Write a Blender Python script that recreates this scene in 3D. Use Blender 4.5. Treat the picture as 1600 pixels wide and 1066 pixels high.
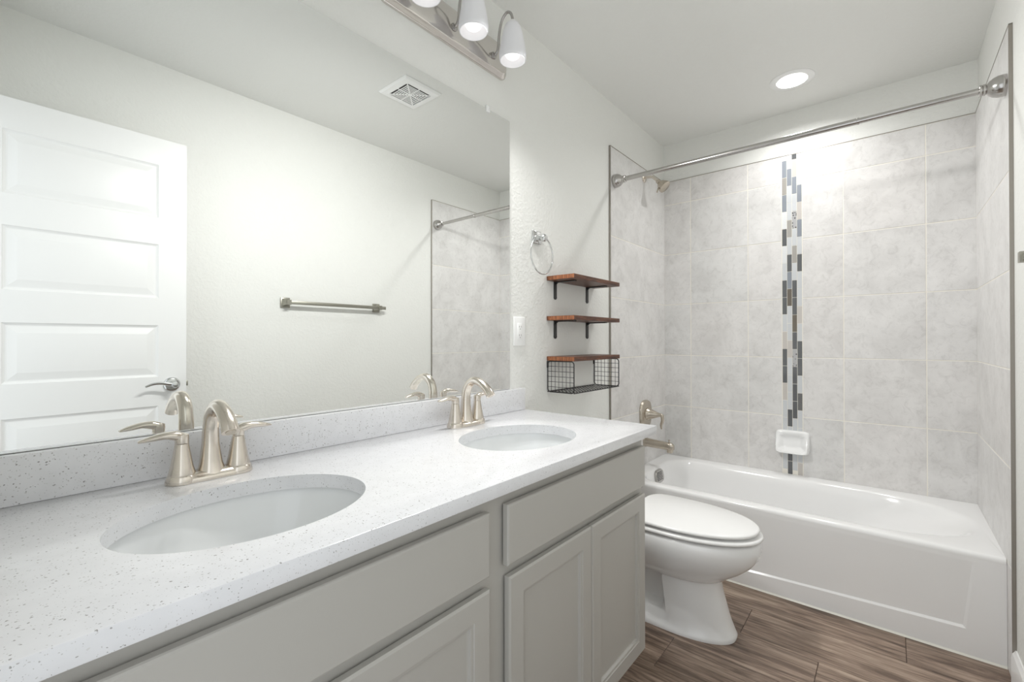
import bpy, bmesh, math, random
from mathutils import Vector, Matrix

C = bpy.context.scene.collection
SC = bpy.context.scene
for o in list(bpy.data.objects):
    bpy.data.objects.remove(o)
PI = math.pi

# ------------------------------------------------------------------ camera
YAW, PITCH, ROLL, FPX = 0.6975, 0.0052, -0.0008, 708.887
fw = Vector((math.cos(YAW), math.sin(YAW), 0)); rt = Vector((math.sin(YAW), -math.cos(YAW), 0)); up = Vector((0, 0, 1))
f2 = fw * math.cos(PITCH) + up * math.sin(PITCH); u2 = up * math.cos(PITCH) - fw * math.sin(PITCH)
r3 = rt * math.cos(ROLL) + u2 * math.sin(ROLL); u3 = u2 * math.cos(ROLL) - rt * math.sin(ROLL)
cam = bpy.data.cameras.new('camera')
cam.sensor_fit = 'HORIZONTAL'; cam.sensor_width = 36; cam.lens = FPX * 36 / 1600
cam.shift_x = 2.67 / 1600; cam.shift_y = -5.15 / 1600
cam.clip_start = 0.01
co = bpy.data.objects.new('camera', cam); C.objects.link(co)
M = Matrix((r3, u3, -f2)).transposed().to_4x4()
M.translation = Vector((-0.1732, -1.1995, 1.1685))
co.matrix_world = M
SC.camera = co

# ------------------------------------------------------------------ light and exposure
SC.view_settings.view_transform = 'Standard'
SC.view_settings.look = 'None'
SC.view_settings.gamma = 1
SC.view_settings.exposure = 0.70
BULB = 1.0            # glow of a vanity bulb's glass
LAMP = 15.0            # watts thrown down and out by each vanity lamp
CAN = 2.5             # glow of the can light's lens
CANW = 3.6            # watts thrown down by the can light
w = bpy.data.worlds.new('world'); SC.world = w
w.use_nodes = True
w.node_tree.nodes['Background'].inputs[0].default_value = (0.93, 0.97, 1.0, 1)   # daylight reaching the doorway
w.node_tree.nodes['Background'].inputs[1].default_value = 0.9
SC.cycles.max_bounces = 12
SC.cycles.diffuse_bounces = 8
SC.cycles.glossy_bounces = 6
SC.cycles.transmission_bounces = 6
SC.cycles.sample_clamp_indirect = 6
SC.cycles.use_denoising = True

# ------------------------------------------------------------------ room numbers (metres)
W, H, L = 1.524, 2.5075, 2.9155       # width, height, far wall
X0 = -0.21                            # doorway wall
XT, ZT, TT = 2.1135, 2.2528, 0.010    # tile edge, tile top, tile thickness
XTUB, ZTUB = 2.198, 0.387
ZC, DC, XC, CT = 0.8793, 0.5923, 1.3238, 0.029


# ------------------------------------------------------------------ material helpers
def mat(name, col=(.8, .8, .8), rough=.5, metal=0.0, spec=None, coat=0):
    m = bpy.data.materials.new(name); m.use_nodes = True
    b = m.node_tree.nodes['Principled BSDF']
    b.inputs['Base Color'].default_value = (*col, 1)
    b.inputs['Roughness'].default_value = rough
    b.inputs['Metallic'].default_value = metal
    if spec is not None: b.inputs['Specular IOR Level'].default_value = spec
    if coat: b.inputs['Coat Weight'].default_value = coat; b.inputs['Coat Roughness'].default_value = .05
    return m


class NT:
    def __init__(s, m): s.t = m.node_tree; s.b = s.t.nodes.get('Principled BSDF')
    def n(s, typ, **kw):
        x = s.t.nodes.new(typ)
        for k, v in kw.items():
            if k.startswith('i_'): x.inputs[k[2:].replace('_', ' ')].default_value = v
            else: setattr(x, k, v)
        return x
    def l(s, a, b): s.t.links.new(a, b)
    def coord(s, scale=(1, 1, 1)):
        tc = s.n('ShaderNodeTexCoord'); mp = s.n('ShaderNodeMapping'); mp.inputs['Scale'].default_value = scale
        s.l(tc.outputs['Object'], mp.inputs['Vector']); return mp.outputs[0]
    def noise(s, vec, scale, detail=3, rough=.5, dist=0):
        x = s.n('ShaderNodeTexNoise'); x.inputs['Scale'].default_value = scale; x.inputs['Detail'].default_value = detail
        x.inputs['Roughness'].default_value = rough; x.inputs['Distortion'].default_value = dist
        s.l(vec, x.inputs['Vector']); return x.outputs['Fac']
    def ramp(s, fac, stops, interp='LINEAR'):
        x = s.n('ShaderNodeValToRGB'); e = x.color_ramp.elements; x.color_ramp.interpolation = interp
        while len(e) < len(stops): e.new(.5)
        for q, (p, c) in zip(e, stops): q.position = p; q.color = (*c, 1) if len(c) == 3 else c
        s.l(fac, x.inputs[0]); return x.outputs[0]
    def mix(s, fac, a, b, mode='MIX'):
        x = s.n('ShaderNodeMix', data_type='RGBA', blend_type=mode)
        if hasattr(fac, 'links'): s.l(fac, x.inputs[0])
        else: x.inputs[0].default_value = fac
        for v, i in ((a, 6), (b, 7)):
            if hasattr(v, 'links'): s.l(v, x.inputs[i])
            else: x.inputs[i].default_value = (*v, 1)
        return x.outputs[2]
    def math(s, op, a, b=0):
        x = s.n('ShaderNodeMath', operation=op)
        for v, i in ((a, 0), (b, 1)):
            if hasattr(v, 'links'): s.l(v, x.inputs[i])
            else: x.inputs[i].default_value = v
        return x.outputs[0]
    def bump(s, h, strength=.2, dist=.002):
        x = s.n('ShaderNodeBump'); x.inputs['Strength'].default_value = strength; x.inputs['Distance'].default_value = dist
        s.l(h, x.inputs['Height']); s.l(x.outputs[0], s.b.inputs['Normal'])
    def base(s, c): s.l(c, s.b.inputs['Base Color'])


# painted drywall with an orange-peel texture
def paint(name, col, bump=.35):
    m = mat(name, col, .55, spec=.3); t = NT(m); v = t.coord()
    n1 = t.noise(v, 70, 2, .5, .3); r = t.ramp(n1, [(.42, (0, 0, 0)), (.62, (1, 1, 1))])
    t.bump(r, bump, .0016); return m


M_WALL = paint('wall paint', (.80, .805, .78), .34)
M_CEIL = paint('ceiling paint', (.80, .805, .785), .25)
M_TRIM = mat('white trim paint', (.86, .86, .855), .3)
M_DOOR = mat('door paint', (.85, .855, .85), .35)
M_CAB = mat('greige cabinet paint', (.45, .438, .41), .38)
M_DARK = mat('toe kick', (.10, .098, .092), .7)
M_PORC = mat('vitreous china', (.86, .865, .865), .08, coat=.3)
M_ACRY = mat('white tub enamel', (.87, .87, .87), .14)
M_SEAT = mat('seat plastic', (.86, .86, .855), .22)
M_NICK = mat('brushed nickel', (.71, .655, .585), .21, 1)
M_NICK2 = mat('aged nickel', (.56, .505, .43), .26, 1)
M_SATIN = mat('satin nickel', (.50, .485, .47), .20, 1)
M_CHROME = mat('chrome', (.66, .67, .67), .14, 1)
M_BRONZE = mat('bronze edge trim', (.35, .328, .298), .38, 1)
M_PEWT = mat('olive pewter', (.40, .39, .34), .38, 1)
M_BLACK = mat('black metal', (.018, .018, .018), .42)
M_PLAST = mat('white plastic', (.89, .895, .89), .3)
M_SLOT = mat('slot dark', (.09, .09, .09), .6)
M_SINK = mat('sink china', (.80, .815, .82), .08, coat=.3)
M_FAINT = mat('outlet slot', (.40, .40, .40), .6)
M_GROUT = mat('cream grout', (.86, .83, .76), .85)
M_CAULK = mat('caulk', (.80, .79, .72), .5)
M_MIRROR = mat('mirror silver', (.93, .945, .935), 0.0, 1)
M_MEDGE = mat('mirror edge', (.30, .36, .33), .2)
M_CLIP = mat('clear clip', (.88, .89, .89), .15)
M_PLATE = mat('polished back plate', (.72, .69, .66), .16, 1)

# tile
M_TILE = mat('grey stone-look tile', (.6, .6, .6), .34); t = NT(M_TILE)
v = t.coord(); geo = t.n('ShaderNodeNewGeometry'); rnd = geo.outputs['Random Per Island']
off = t.n('ShaderNodeVectorMath', operation='ADD'); sc_ = t.n('ShaderNodeVectorMath', operation='SCALE'); sc_.inputs[0].default_value = (7, 3, 5)
t.l(rnd, sc_.inputs['Scale']); t.l(v, off.inputs[0]); t.l(sc_.outputs[0], off.inputs[1]); ov = off.outputs[0]
a_ = t.ramp(t.noise(ov, 7, 6, .62, .6), [(.30, (.645, .635, .626)), (.52, (.73, .722, .714)), (.70, (.785, .777, .769))])
b_ = t.ramp(t.noise(ov, 26, 5, .7, 1.2), [(.50, (1, 1, 1)), (.70, (.83, .825, .82))])
c_ = t.ramp(rnd, [(0, (.96, .965, .965)), (.5, (1, .99, .985)), (1, (1.0, 1.0, 1.0))])
t.base(t.mix(1, t.mix(.75, a_, b_, 'MULTIPLY'), c_, 'MULTIPLY'))
t.bump(t.noise(ov, 60, 4, .6), .05, .001)

# quartz with grey flecks
M_QUARTZ = mat('speckled white quartz', (.85, .85, .86), .16); t = NT(M_QUARTZ); v = t.coord()
def flecks(scale, frac, size, seed):
    mp = t.n('ShaderNodeMapping'); mp.inputs['Location'].default_value = (seed, seed * 2, seed * 3)
    dn = t.n('ShaderNodeTexNoise'); dn.inputs['Scale'].default_value = 160; t.l(v, dn.inputs['Vector'])
    ad = t.n('ShaderNodeVectorMath', operation='MULTIPLY_ADD'); ad.inputs[1].default_value = (.006, .006, .006)
    t.l(dn.outputs['Color'], ad.inputs[0]); t.l(v, ad.inputs[2]); t.l(ad.outputs[0], mp.inputs['Vector'])
    vo = t.n('ShaderNodeTexVoronoi'); vo.inputs['Scale'].default_value = scale; t.l(mp.outputs[0], vo.inputs['Vector'])
    sp = t.n('ShaderNodeSeparateColor'); t.l(vo.outputs['Color'], sp.inputs[0])
    keep = t.math('LESS_THAN', sp.outputs[0], frac)
    sz = t.math('MULTIPLY', sp.outputs[1], size)
    near = t.math('LESS_THAN', vo.outputs['Distance'], sz)
    return t.math('MULTIPLY', keep, near), sp.outputs[2]
base_ = t.ramp(t.noise(v, 30, 4), [(.3, (.72, .725, .745)), (.7, (.76, .765, .785))])
f1, h1 = flecks(275, .30, .39, .3)
col1 = t.ramp(h1, [(0, (.27, .265, .26)), (1, (.66, .66, .66))])
x1 = t.mix(f1, base_, col1)
f2_, h2 = flecks(420, .25, .40, 1.7)
x2 = t.mix(t.math('MULTIPLY', f2_, .7), x1, (.48, .478, .475))
t.base(x2)

# shelf wood
M_SHELF = mat('rustic stained pine', (.3, .12, .05), .42); t = NT(M_SHELF)
n1 = t.noise(t.coord((6, 60, 60)), 2.2, 6, .65, 1.0)
n2 = t.noise(t.coord((40, 300, 300)), 1.2, 4, .6)
g = t.ramp(n1, [(.28, (.030, .009, .004)), (.5, (.115, .036, .014)), (.72, (.24, .090, .038))])
t.base(t.mix(.5, g, t.ramp(n2, [(.35, (.35, .3, .28)), (.6, (1, 1, 1))]), 'MULTIPLY'))
M_SHELFEND_LIT = mat('lit pine end grain', (.4, .16, .06), .5); t = NT(M_SHELFEND_LIT)  # end grain, brighter than the boards: light on the ends painted into the colour
n1 = t.noise(t.coord((1, 170, 12)), 1.6, 4, .6, .4)
t.base(t.ramp(n1, [(.36, (.07, .020, .008)), (.52, (.28, .100, .040)), (.7, (.44, .18, .075))]))

# wood look floor planks
M_FLOOR = mat('brown wood-look plank', (.3, .2, .15), .36); t = NT(M_FLOOR)
geo = t.n('ShaderNodeNewGeometry'); rnd = geo.outputs['Random Per Island']
tc = t.n('ShaderNodeTexCoord')
sc_ = t.n('ShaderNodeVectorMath', operation='SCALE'); sc_.inputs[0].default_value = (5.3, 9.1, 3.7); t.l(rnd, sc_.inputs['Scale'])
ad = t.n('ShaderNodeVectorMath', operation='ADD'); t.l(tc.outputs['Object'], ad.inputs[0]); t.l(sc_.outputs[0], ad.inputs[1])
def stretched(sx, sy):
    mp = t.n('ShaderNodeMapping'); mp.inputs['Scale'].default_value = (sx, sy, 1); t.l(ad.outputs[0], mp.inputs['Vector']); return mp.outputs[0]
n1 = t.noise(stretched(13, 1.5), 1.4, 6, .62, 1.4)
n2 = t.noise(stretched(110, 4.0), 1.2, 5, .68, .6)
n3 = t.noise(stretched(40, 2.2), 1.1, 4, .6, 1.0)
g = t.ramp(n1, [(.30, (.085, .056, .042)), (.43, (.20, .143, .110)), (.56, (.34, .258, .205)), (.74, (.50, .405, .33))])
g = t.mix(.75, g, t.ramp(n2, [(.32, (.36, .31, .28)), (.56, (1.05, 1.05, 1.05))]), 'MULTIPLY')
g = t.mix(.7, g, t.ramp(n3, [(.33, (.45, .41, .38)), (.50, (1, 1, 1))]), 'MULTIPLY')
g = t.mix(1, g, t.ramp(rnd, [(0, (.88, .87, .86)), (1, (1.15, 1.13, 1.1))]), 'MULTIPLY')
t.base(g); t.bump(n2, .08, .001)
M_JOINT = mat('plank joint', (.075, .055, .045), .8)


# mosaic glass colours
def glass(name, c, r=.08): return mat(name, c, r, coat=.4)
MOS = {'W': glass('mosaic white', (.76, .775, .785)), 'L': glass('mosaic pale grey', (.62, .64, .66)),
       'B': glass('mosaic blue grey', (.28, .305, .345)), 'D': glass('mosaic charcoal', (.13, .135, .142)),
       'T': glass('mosaic taupe', (.36, .345, .32), .25), 'E': glass('mosaic beige', (.56, .53, .50), .3),
       'N': glass('mosaic brown', (.16, .14, .115))}
ms = mat('mosaic speckled', (.4, .4, .4), .2); t = NT(ms)
vo = t.n('ShaderNodeTexVoronoi'); vo.inputs['Scale'].default_value = 75; t.l(t.coord(), vo.inputs['Vector'])
t.base(t.ramp(vo.outputs['Distance'], [(.28, (.10, .10, .10)), (.36, (.45, .45, .46))])); MOS['S'] = ms
mh = mat('mosaic woven', (.15, .15, .15), .25); t = NT(mh)
ck = t.n('ShaderNodeTexChecker'); ck.inputs['Scale'].default_value = 240; t.l(t.coord(), ck.inputs['Vector'])
ck.inputs['Color1'].default_value = (.07, .07, .07, 1); ck.inputs['Color2'].default_value = (.24, .24, .24, 1)
t.base(ck.outputs['Color']); MOS['H'] = mh

# lamp materials
def emit(name, col, s):
    m = bpy.data.materials.new(name); m.use_nodes = True; nt = m.node_tree; nt.nodes.clear()
    e = nt.nodes.new('ShaderNodeEmission'); e.inputs[0].default_value = (*col, 1); e.inputs[1].default_value = s
    o = nt.nodes.new('ShaderNodeOutputMaterial'); nt.links.new(e.outputs[0], o.inputs[0]); return m
M_BULB = emit('glowing bulb', (1, .965, .92), BULB)
M_LENS = emit('glowing can lens', (1, .97, .93), CAN)
M_FROST = bpy.data.materials.new('frosted white glass'); M_FROST.use_nodes = True
nt = M_FROST.node_tree; nt.nodes.clear()
tr = nt.nodes.new('ShaderNodeBsdfTranslucent'); tr.inputs[0].default_value = (.86, .87, .89, 1)
df = nt.nodes.new('ShaderNodeBsdfDiffuse'); df.inputs[0].default_value = (.9, .9, .92, 1)
gl = nt.nodes.new('ShaderNodeBsdfGlossy'); gl.inputs['Roughness'].default_value = .2
m1 = nt.nodes.new('ShaderNodeMixShader'); m1.inputs[0].default_value = .72
m2 = nt.nodes.new('ShaderNodeMixShader'); m2.inputs[0].default_value = .05
oo = nt.nodes.new('ShaderNodeOutputMaterial')
nt.links.new(tr.outputs[0], m1.inputs[1]); nt.links.new(df.outputs[0], m1.inputs[2])
nt.links.new(m1.outputs[0], m2.inputs[1]); nt.links.new(gl.outputs[0], m2.inputs[2]); nt.links.new(m2.outputs[0], oo.inputs[0])


# ------------------------------------------------------------------ mesh builder
class MB:
    """collects pieces (world coordinates) that become ONE mesh object"""
    def __init__(s): s.v = []; s.f = []; s.m = []
    def add(s, V, F, mi=0):
        k = len(s.v); s.v += [tuple(p) for p in V]; s.f += [tuple(i + k for i in q) for q in F]; s.m += [mi] * len(F); return s
    def bm(s, bm, mi=0):
        bm.verts.index_update()
        s.add([p.co[:] for p in bm.verts], [[q.index for q in f.verts] for f in bm.faces], mi); bm.free(); return s
    def box(s, a, b, bev=0, seg=2, mi=0):
        bm = bmesh.new(); bmesh.ops.create_cube(bm, size=1)
        for p in bm.verts:
            p.co = [(a[i] + b[i]) / 2 + p.co[i] * (b[i] - a[i]) for i in range(3)]
        if bev: bmesh.ops.bevel(bm, geom=bm.edges[:], offset=bev, segments=seg, affect='EDGES', profile=.5)
        return s.bm(bm, mi)
    def loft(s, rings, close=True, cap0=True, cap1=True, mi=0):
        n = len(rings[0]); V = [p for r in rings for p in r]; F = []
        for i in range(len(rings) - 1):
            for j in range(n if close else n - 1):
                a, b = i * n + j, i * n + (j + 1) % n
                F.append((a, b, b + n, a + n))
        if close and cap0: F.append(tuple(range(n))[::-1])
        if close and cap1: F.append(tuple((len(rings) - 1) * n + j for j in range(n)))
        return s.add(V, F, mi)
    def lathe(s, c, axis, prof, n=32, mi=0, caps=True):
        """prof: (radius, distance along axis)"""
        ax = Vector(axis).normalized(); e1 = ax.orthogonal().normalized(); e2 = ax.cross(e1); c = Vector(c)
        rings = [[c + ax * d + (e1 * math.cos(2 * PI * j / n) + e2 * math.sin(2 * PI * j / n)) * max(r, 1e-5) for j in range(n)] for r, d in prof]
        return s.loft(rings, True, caps, caps, mi)
    def tube(s, pts, rad, n=14, mi=0, ry=None, smooth=0, up=None):
        """sweep along pts; rad number or list; ry: second half-axis (list or number)"""
        P = [Vector(p) for p in pts]; k = len(P)
        R = rad if isinstance(rad, (list, tuple)) else [rad] * k
        Y = ry if isinstance(ry, (list, tuple)) else ([ry] * k if ry else list(R))
        if smooth:
            Q, R2, Y2 = [], [], []
            for i in range(k - 1):
                p0, p1, p2, p3 = P[max(i - 1, 0)], P[i], P[i + 1], P[min(i + 2, k - 1)]
                for q in range(smooth):
                    u = q / smooth
                    Q.append(.5 * ((2 * p1) + (p2 - p0) * u + (2 * p0 - 5 * p1 + 4 * p2 - p3) * u * u + (3 * p1 - p0 - 3 * p2 + p3) * u ** 3))
                    R2.append(R[i] * (1 - u) + R[i + 1] * u); Y2.append(Y[i] * (1 - u) + Y[i + 1] * u)
            Q.append(P[-1]); R2.append(R[-1]); Y2.append(Y[-1]); P, R, Y = Q, R2, Y2; k = len(P)
        T = [(P[min(i + 1, k - 1)] - P[max(i - 1, 0)]).normalized() for i in range(k)]
        nrm = Vector(up) if up else T[0].orthogonal()
        rings = []
        for i in range(k):
            nrm = (nrm - T[i] * nrm.dot(T[i])).normalized(); bn = T[i].cross(nrm)
            rings.append([P[i] + nrm * math.cos(2 * PI * j / n) * R[i] + bn * math.sin(2 * PI * j / n) * Y[i] for j in range(n)])
        return s.loft(rings, True, True, True, mi)
    def sphere(s, c, r, n=24, mi=0, sq=(1, 1, 1)):
        m = n // 2
        rings = [[(c[0] + sq[0] * r * math.sin(PI * i / m) * math.cos(2 * PI * j / n), c[1] + sq[1] * r * math.sin(PI * i / m) * math.sin(2 * PI * j / n), c[2] + sq[2] * r * math.cos(PI * i / m)) for j in range(n)] for i in range(1, m)]
        rings = [[(c[0], c[1], c[2] + sq[2] * r)] * n] + rings + [[(c[0], c[1], c[2] - sq[2] * r)] * n]
        return s.loft(rings, True, False, False, mi)
    def build(s, name, mats, parent=None, ang=35, smooth=True, label=None):
        off = Vector((0, 0, 0)); q = parent
        while q is not None: off += q.location; q = q.parent
        me = bpy.data.meshes.new(name)
        me.from_pydata([tuple(Vector(p) - off) for p in s.v], [], s.f); me.validate()
        bm = bmesh.new(); bm.from_mesh(me)
        for f, i in zip(bm.faces, s.m[:len(bm.faces)]): f.material_index = i
        bmesh.ops.remove_doubles(bm, verts=bm.verts[:], dist=2e-6)
        bmesh.ops.recalc_face_normals(bm, faces=bm.faces[:])
        bm.to_mesh(me); bm.free()
        for m in (mats if isinstance(mats, (list, tuple)) else [mats]): me.materials.append(m)
        if smooth:
            me.polygons.foreach_set('use_smooth', [True] * len(me.polygons)); me.set_sharp_from_angle(angle=math.radians(ang))
        o = bpy.data.objects.new(name, me); C.objects.link(o)
        if parent is not None: o.parent = parent
        if label: o['label'] = label
        return o


def tag(o, label, cat, group=None):
    o['label'] = label; o['category'] = cat
    if group: o['group'] = group
    return o


def thing(name, loc, label, cat, group=None):
    o = bpy.data.objects.new(name, None); C.objects.link(o); o.location = loc; o.empty_display_size = .05
    return tag(o, label, cat, group)


def struct(o): o['kind'] = 'structure'; return o


def copy_thing(root, loc, label):
    r = root.copy(); C.objects.link(r); r.location = loc; r['label'] = label
    for ch in list(root.children):
        c = ch.copy(); C.objects.link(c); c.parent = r
        for g in list(ch.children):
            d = g.copy(); C.objects.link(d); d.parent = c
    return r


def boolean_cut(mb, cutters):
    """cut the closed solid in mb by the closed solids, return a new MB"""
    a = mb.build('tmp', [], smooth=False); bs = [c.build('tmpc', [], smooth=False) for c in cutters]
    for b in bs:
        md = a.modifiers.new('b', 'BOOLEAN'); md.operation = 'DIFFERENCE'; md.object = b; md.solver = 'EXACT'
    bpy.context.view_layer.update()
    me = bpy.data.meshes.new_from_object(a.evaluated_get(bpy.context.evaluated_depsgraph_get()))
    out = MB(); out.add([v.co[:] for v in me.vertices], [list(p.vertices) for p in me.polygons])
    for o in [a] + bs: bpy.data.objects.remove(o)
    return out


def ellipse(cx, cy, z, a, b, n=72, p=2.0):
    out = []
    for j in range(n):
        c, s_ = math.cos(2 * PI * j / n), math.sin(2 * PI * j / n)
        out.append((cx + a * math.copysign(abs(c) ** (2 / p), c), cy + b * math.copysign(abs(s_) ** (2 / p), s_), z))
    return out


# face with inset moulded panels in one column; fmap(u, v, d) -> world point, d positive = out of the face
def panel_face(mb, fmap, Wd, Hd, panels, prof, mi=0):
    def quad(u0, v0, u1, v1, d=0):
        mb.add([fmap(u0, v0, d), fmap(u1, v0, d), fmap(u1, v1, d), fmap(u0, v1, d)], [(0, 1, 2, 3)], mi)
    a, b = panels[0][0], panels[0][2]
    quad(0, 0, a, Hd); quad(b, 0, Wd, Hd)
    vs = 0
    for (u0, v0, u1, v1) in sorted(panels, key=lambda q: q[1]):
        quad(a, vs, b, v0); vs = v1
        prev = (0, 0)
        rings = [[fmap(u0 + i, v0 + i, d), fmap(u1 - i, v0 + i, d), fmap(u1 - i, v1 - i, d), fmap(u0 + i, v1 - i, d)] for i, d in [(0, 0)] + prof]
        mb.loft(rings, True, False, True, mi)
    quad(a, vs, b, Hd)


def lamp(name, kind, loc, watts, parent, direction=(0, 0, -1), **kw):
    l = bpy.data.lights.new(name, kind); l.energy = watts; l.color = (1, .992, .975)
    for k, v in kw.items(): setattr(l, k, v)
    o = bpy.data.objects.new(name, l); C.objects.link(o); o.parent = parent
    off = Vector((0, 0, 0)); q = parent
    while q is not None: off += q.location; q = q.parent
    o.location = Vector(loc) - off
    o.rotation_euler = Vector(direction).to_track_quat('-Z', 'Y').to_euler(); return o


# ------------------------------------------------------------------ the room
struct(MB().box((X0 - .12, 0, 0), (L + .12, .12, H)).build('wall_left', M_WALL, smooth=False))
wall_left = bpy.data.objects['wall_left']
wall_right = struct(MB().box((X0 - .12, -W - .12, 0), (L + .12, -W, H)).build('wall_right', M_WALL, smooth=False))
wall_back = struct(MB().box((L, -W, 0), (L + .12, 0, H)).build('wall_back', M_WALL, smooth=False))
DY0, DY1, DZ = -1.43, -.66, 2.13      # doorway the camera stands in
mb = MB().box((X0 - .12, DY1, 0), (X0, 0, H)).box((X0 - .12, -W, 0), (X0, DY0, H)).box((X0 - .12, DY0, DZ), (X0, DY1, H))
wall_front = struct(mb.build('wall_front', M_WALL, smooth=False))

# ceiling with a round hole for the can light
CANP = (2.545, -.815); CR = .071
slab = MB().box((X0 - .12, -W - .12, H), (L + .12, .12, H + .10))
cut = MB().loft([ellipse(CANP[0], CANP[1], H - .02, CR, CR, 48), ellipse(CANP[0], CANP[1], H + .06, CR, CR, 48)])
struct(boolean_cut(slab, [cut]).build('ceiling', M_CEIL, smooth=False))

# floor: substrate and planks running across the room
mb = MB().box((X0 - .12, -W, -.06), (L, 0, -.0022), mi=1)
rows = [(1.61, -.995), (1.81, -.735), (2.01, -1.24)]
random.seed(4)
edges = [1.61 - .2 * k for k in range(10, 0, -1)] + [1.61, 1.81, 2.01, 2.21]
for i, x0 in enumerate(edges[:-1]):
    x1 = edges[i + 1]
    if x1 < X0: continue
    j = {1.61: -.995, 1.81: -.735, 2.01: -1.24}.get(round(x0, 2), -.3 - 1.1 * random.random())
    ys = sorted({-W, 0.0, j, *( [j + 1.22] if j + 1.22 < 0 else []), *([j - 1.22] if j - 1.22 > -W else [])})
    for y0, y1 in zip(ys, ys[1:]):
        g_ = .0009
        a, b, c, d = max(x0, X0 - .12) + g_, x1 - g_, y0 + g_, y1 - g_
        e = .0012
        mb.loft([[(a, c, -.003), (b, c, -.003), (b, d, -.003), (a, d, -.003)], [(a, c, -e), (b, c, -e), (b, d, -e), (a, d, -e)],
                 [(a + e, c + e, 0), (b - e, c + e, 0), (b - e, d - e, 0), (a + e, d - e, 0)]], True, False, True, 0)
struct(mb.build('floor', [M_FLOOR, M_JOINT], smooth=False))


# tile surround: grout bed, tiles as separate islands, metal edge
def tiled(parent, fmap, u0, u1, z0, z1, us, zs, gap=.0021):
    """us: vertical joints, zs: horizontal joints"""
    mb = MB()
    def bx(a0, b0, a1, b1, d0, d1, e, mi):
        r = [[fmap(a0, b0, d0), fmap(a1, b0, d0), fmap(a1, b1, d0), fmap(a0, b1, d0)],
             [fmap(a0, b0, d1 - e), fmap(a1, b0, d1 - e), fmap(a1, b1, d1 - e), fmap(a0, b1, d1 - e)],
             [fmap(a0 + e, b0 + e, d1), fmap(a1 - e, b0 + e, d1), fmap(a1 - e, b1 - e, d1), fmap(a0 + e, b1 - e, d1)]]
        mb.loft(r, True, True, True, mi)
    bx(u0, z0, u1, z1, 0, TT - .0012, 0.0002, 1)
    U = [u0] + list(us) + [u1]; Z = [z0] + list(zs) + [z1]
    for a, b in zip(U, U[1:]):
        if a < -.8 < b and b - a < .13: continue
        for c, d in zip(Z, Z[1:]):
            bx(a + gap, c + gap, b - gap, d - gap, TT - .003, TT, .0010, 0)
    return mb.build('tile_panel', [M_TILE, M_GROUT], parent, smooth=False)


ROWS = [.382, .724, 1.066, 1.408, 1.750, 2.092]
tiled(wall_left, lambda u, z, d: (u, -d, z), XT + .003, L - TT, 0, ZT - .003, [], ROWS[:-1])
tiled(wall_right, lambda u, z, d: (u, -W + d, z), XT + .003, L - TT, 0, ZT - .003, [], ROWS[:-1])
MY0, MY1 = -.812, -.710               # mosaic band
mbk = lambda u, z, d: (L - d, u, z)
def back_cols():
    mb = MB()
    return mb
_old = tiled
tb = MB()
def bxb(a0, b0, a1, b1, d0, d1, e, mi):
    r = [[mbk(a0, b0, d0), mbk(a1, b0, d0), mbk(a1, b1, d0), mbk(a0, b1, d0)],
         [mbk(a0, b0, d1 - e), mbk(a1, b0, d1 - e), mbk(a1, b1, d1 - e), mbk(a0, b1, d1 - e)],
         [mbk(a0 + e, b0 + e, d1), mbk(a1 - e, b0 + e, d1), mbk(a1 - e, b1 - e, d1), mbk(a0 + e, b1 - e, d1)]]
    tb.loft(r, True, True, True, mi)
bxb(-W, .3, 0, ZT - .003, 0, TT - .0012, .0002, 1)
for a, b in [(-W, -1.338), (-1.338, -1.003), (-1.003, MY0), (MY1, -.529), (-.529, -.184), (-.184, 0)]:
    Z = [.3] + ROWS + [ZT - .003]
    for c, d in zip(Z, Z[1:]):
        g_ = .0021; bxb(a + g_, c + g_, b - g_, d - g_, TT - .003, TT, .001, 0)
tb.build('tile_panel', [M_TILE, M_GROUT], wall_back, smooth=False)

# glass mosaic band, top to bottom, four staggered columns
SEQ = [(.028, 'W', 'BTBWDWLDDLEDDELLDL'), (.080, 'W', 'BLLTLDBNLLELLLDLDD'), (.031, 'D', 'EBLSLTLDDNDSDDDLDL'), (.083, 'L', 'LBEBLDLLELDDLHLLLE')]
keys = list(MOS); tb = MB(); ptc = .1005; cw = (MY1 - MY0 - .002) / 4
for k, (top, first, seq) in enumerate(SEQ):
    y1 = MY1 - .001 - k * cw; y0 = y1 - cw; z = ZT - .003
    for hgt, ch in [(top, first)] + [(ptc, c) for c in seq]:
        z2 = max(z - hgt, .3)
        if z - z2 > .01: bxb(y0 + .0009, z2 + .0009, y1 - .0009, z - .0009, TT - .006, TT - .0003, .0007, keys.index(ch))
        z = z2
tb.build('mosaic_strip', list(MOS.values()), wall_back, smooth=False)

# metal edge trim round the tile field
e_ = .0022
MB().box((XT, -TT - .0008, 0), (XT + .003, 0, ZT), .0004, 1).box((XT, -TT - .0008, ZT - .003), (L - TT, 0, ZT), .0004, 1).build('tile_trim', M_BRONZE, wall_left)
MB().box((XT, -W, .10), (XT + .003, -W + TT + .0008, ZT), .0004, 1).box((XT, -W, ZT - .003), (L - TT, -W + TT + .0008, ZT), .0004, 1).build('tile_trim', M_BRONZE, wall_right)
MB().box((L - TT - .0008, -W + TT, ZT - .003), (L, -TT, ZT), .0004, 1).build('tile_trim', M_BRONZE, wall_back)

# baseboards
def baseboard(name, x0, x1, y0, sgn):
    pr = [(0, 0), (.014, 0), (.014, .085), (.011, .100), (.006, .108), (.004, .113), (0, .113)]
    mb = MB(); mb.loft([[(x, y0 + sgn * d, z) for d, z in pr] for x in (x0, x1)])
    return struct(mb.build(name, M_TRIM, ang=20))
baseboard('baseboard_right', X0, XT - .001, -W, 1)
baseboard('baseboard_left', XC - .01, XT - .001, 0, -1)

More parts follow.
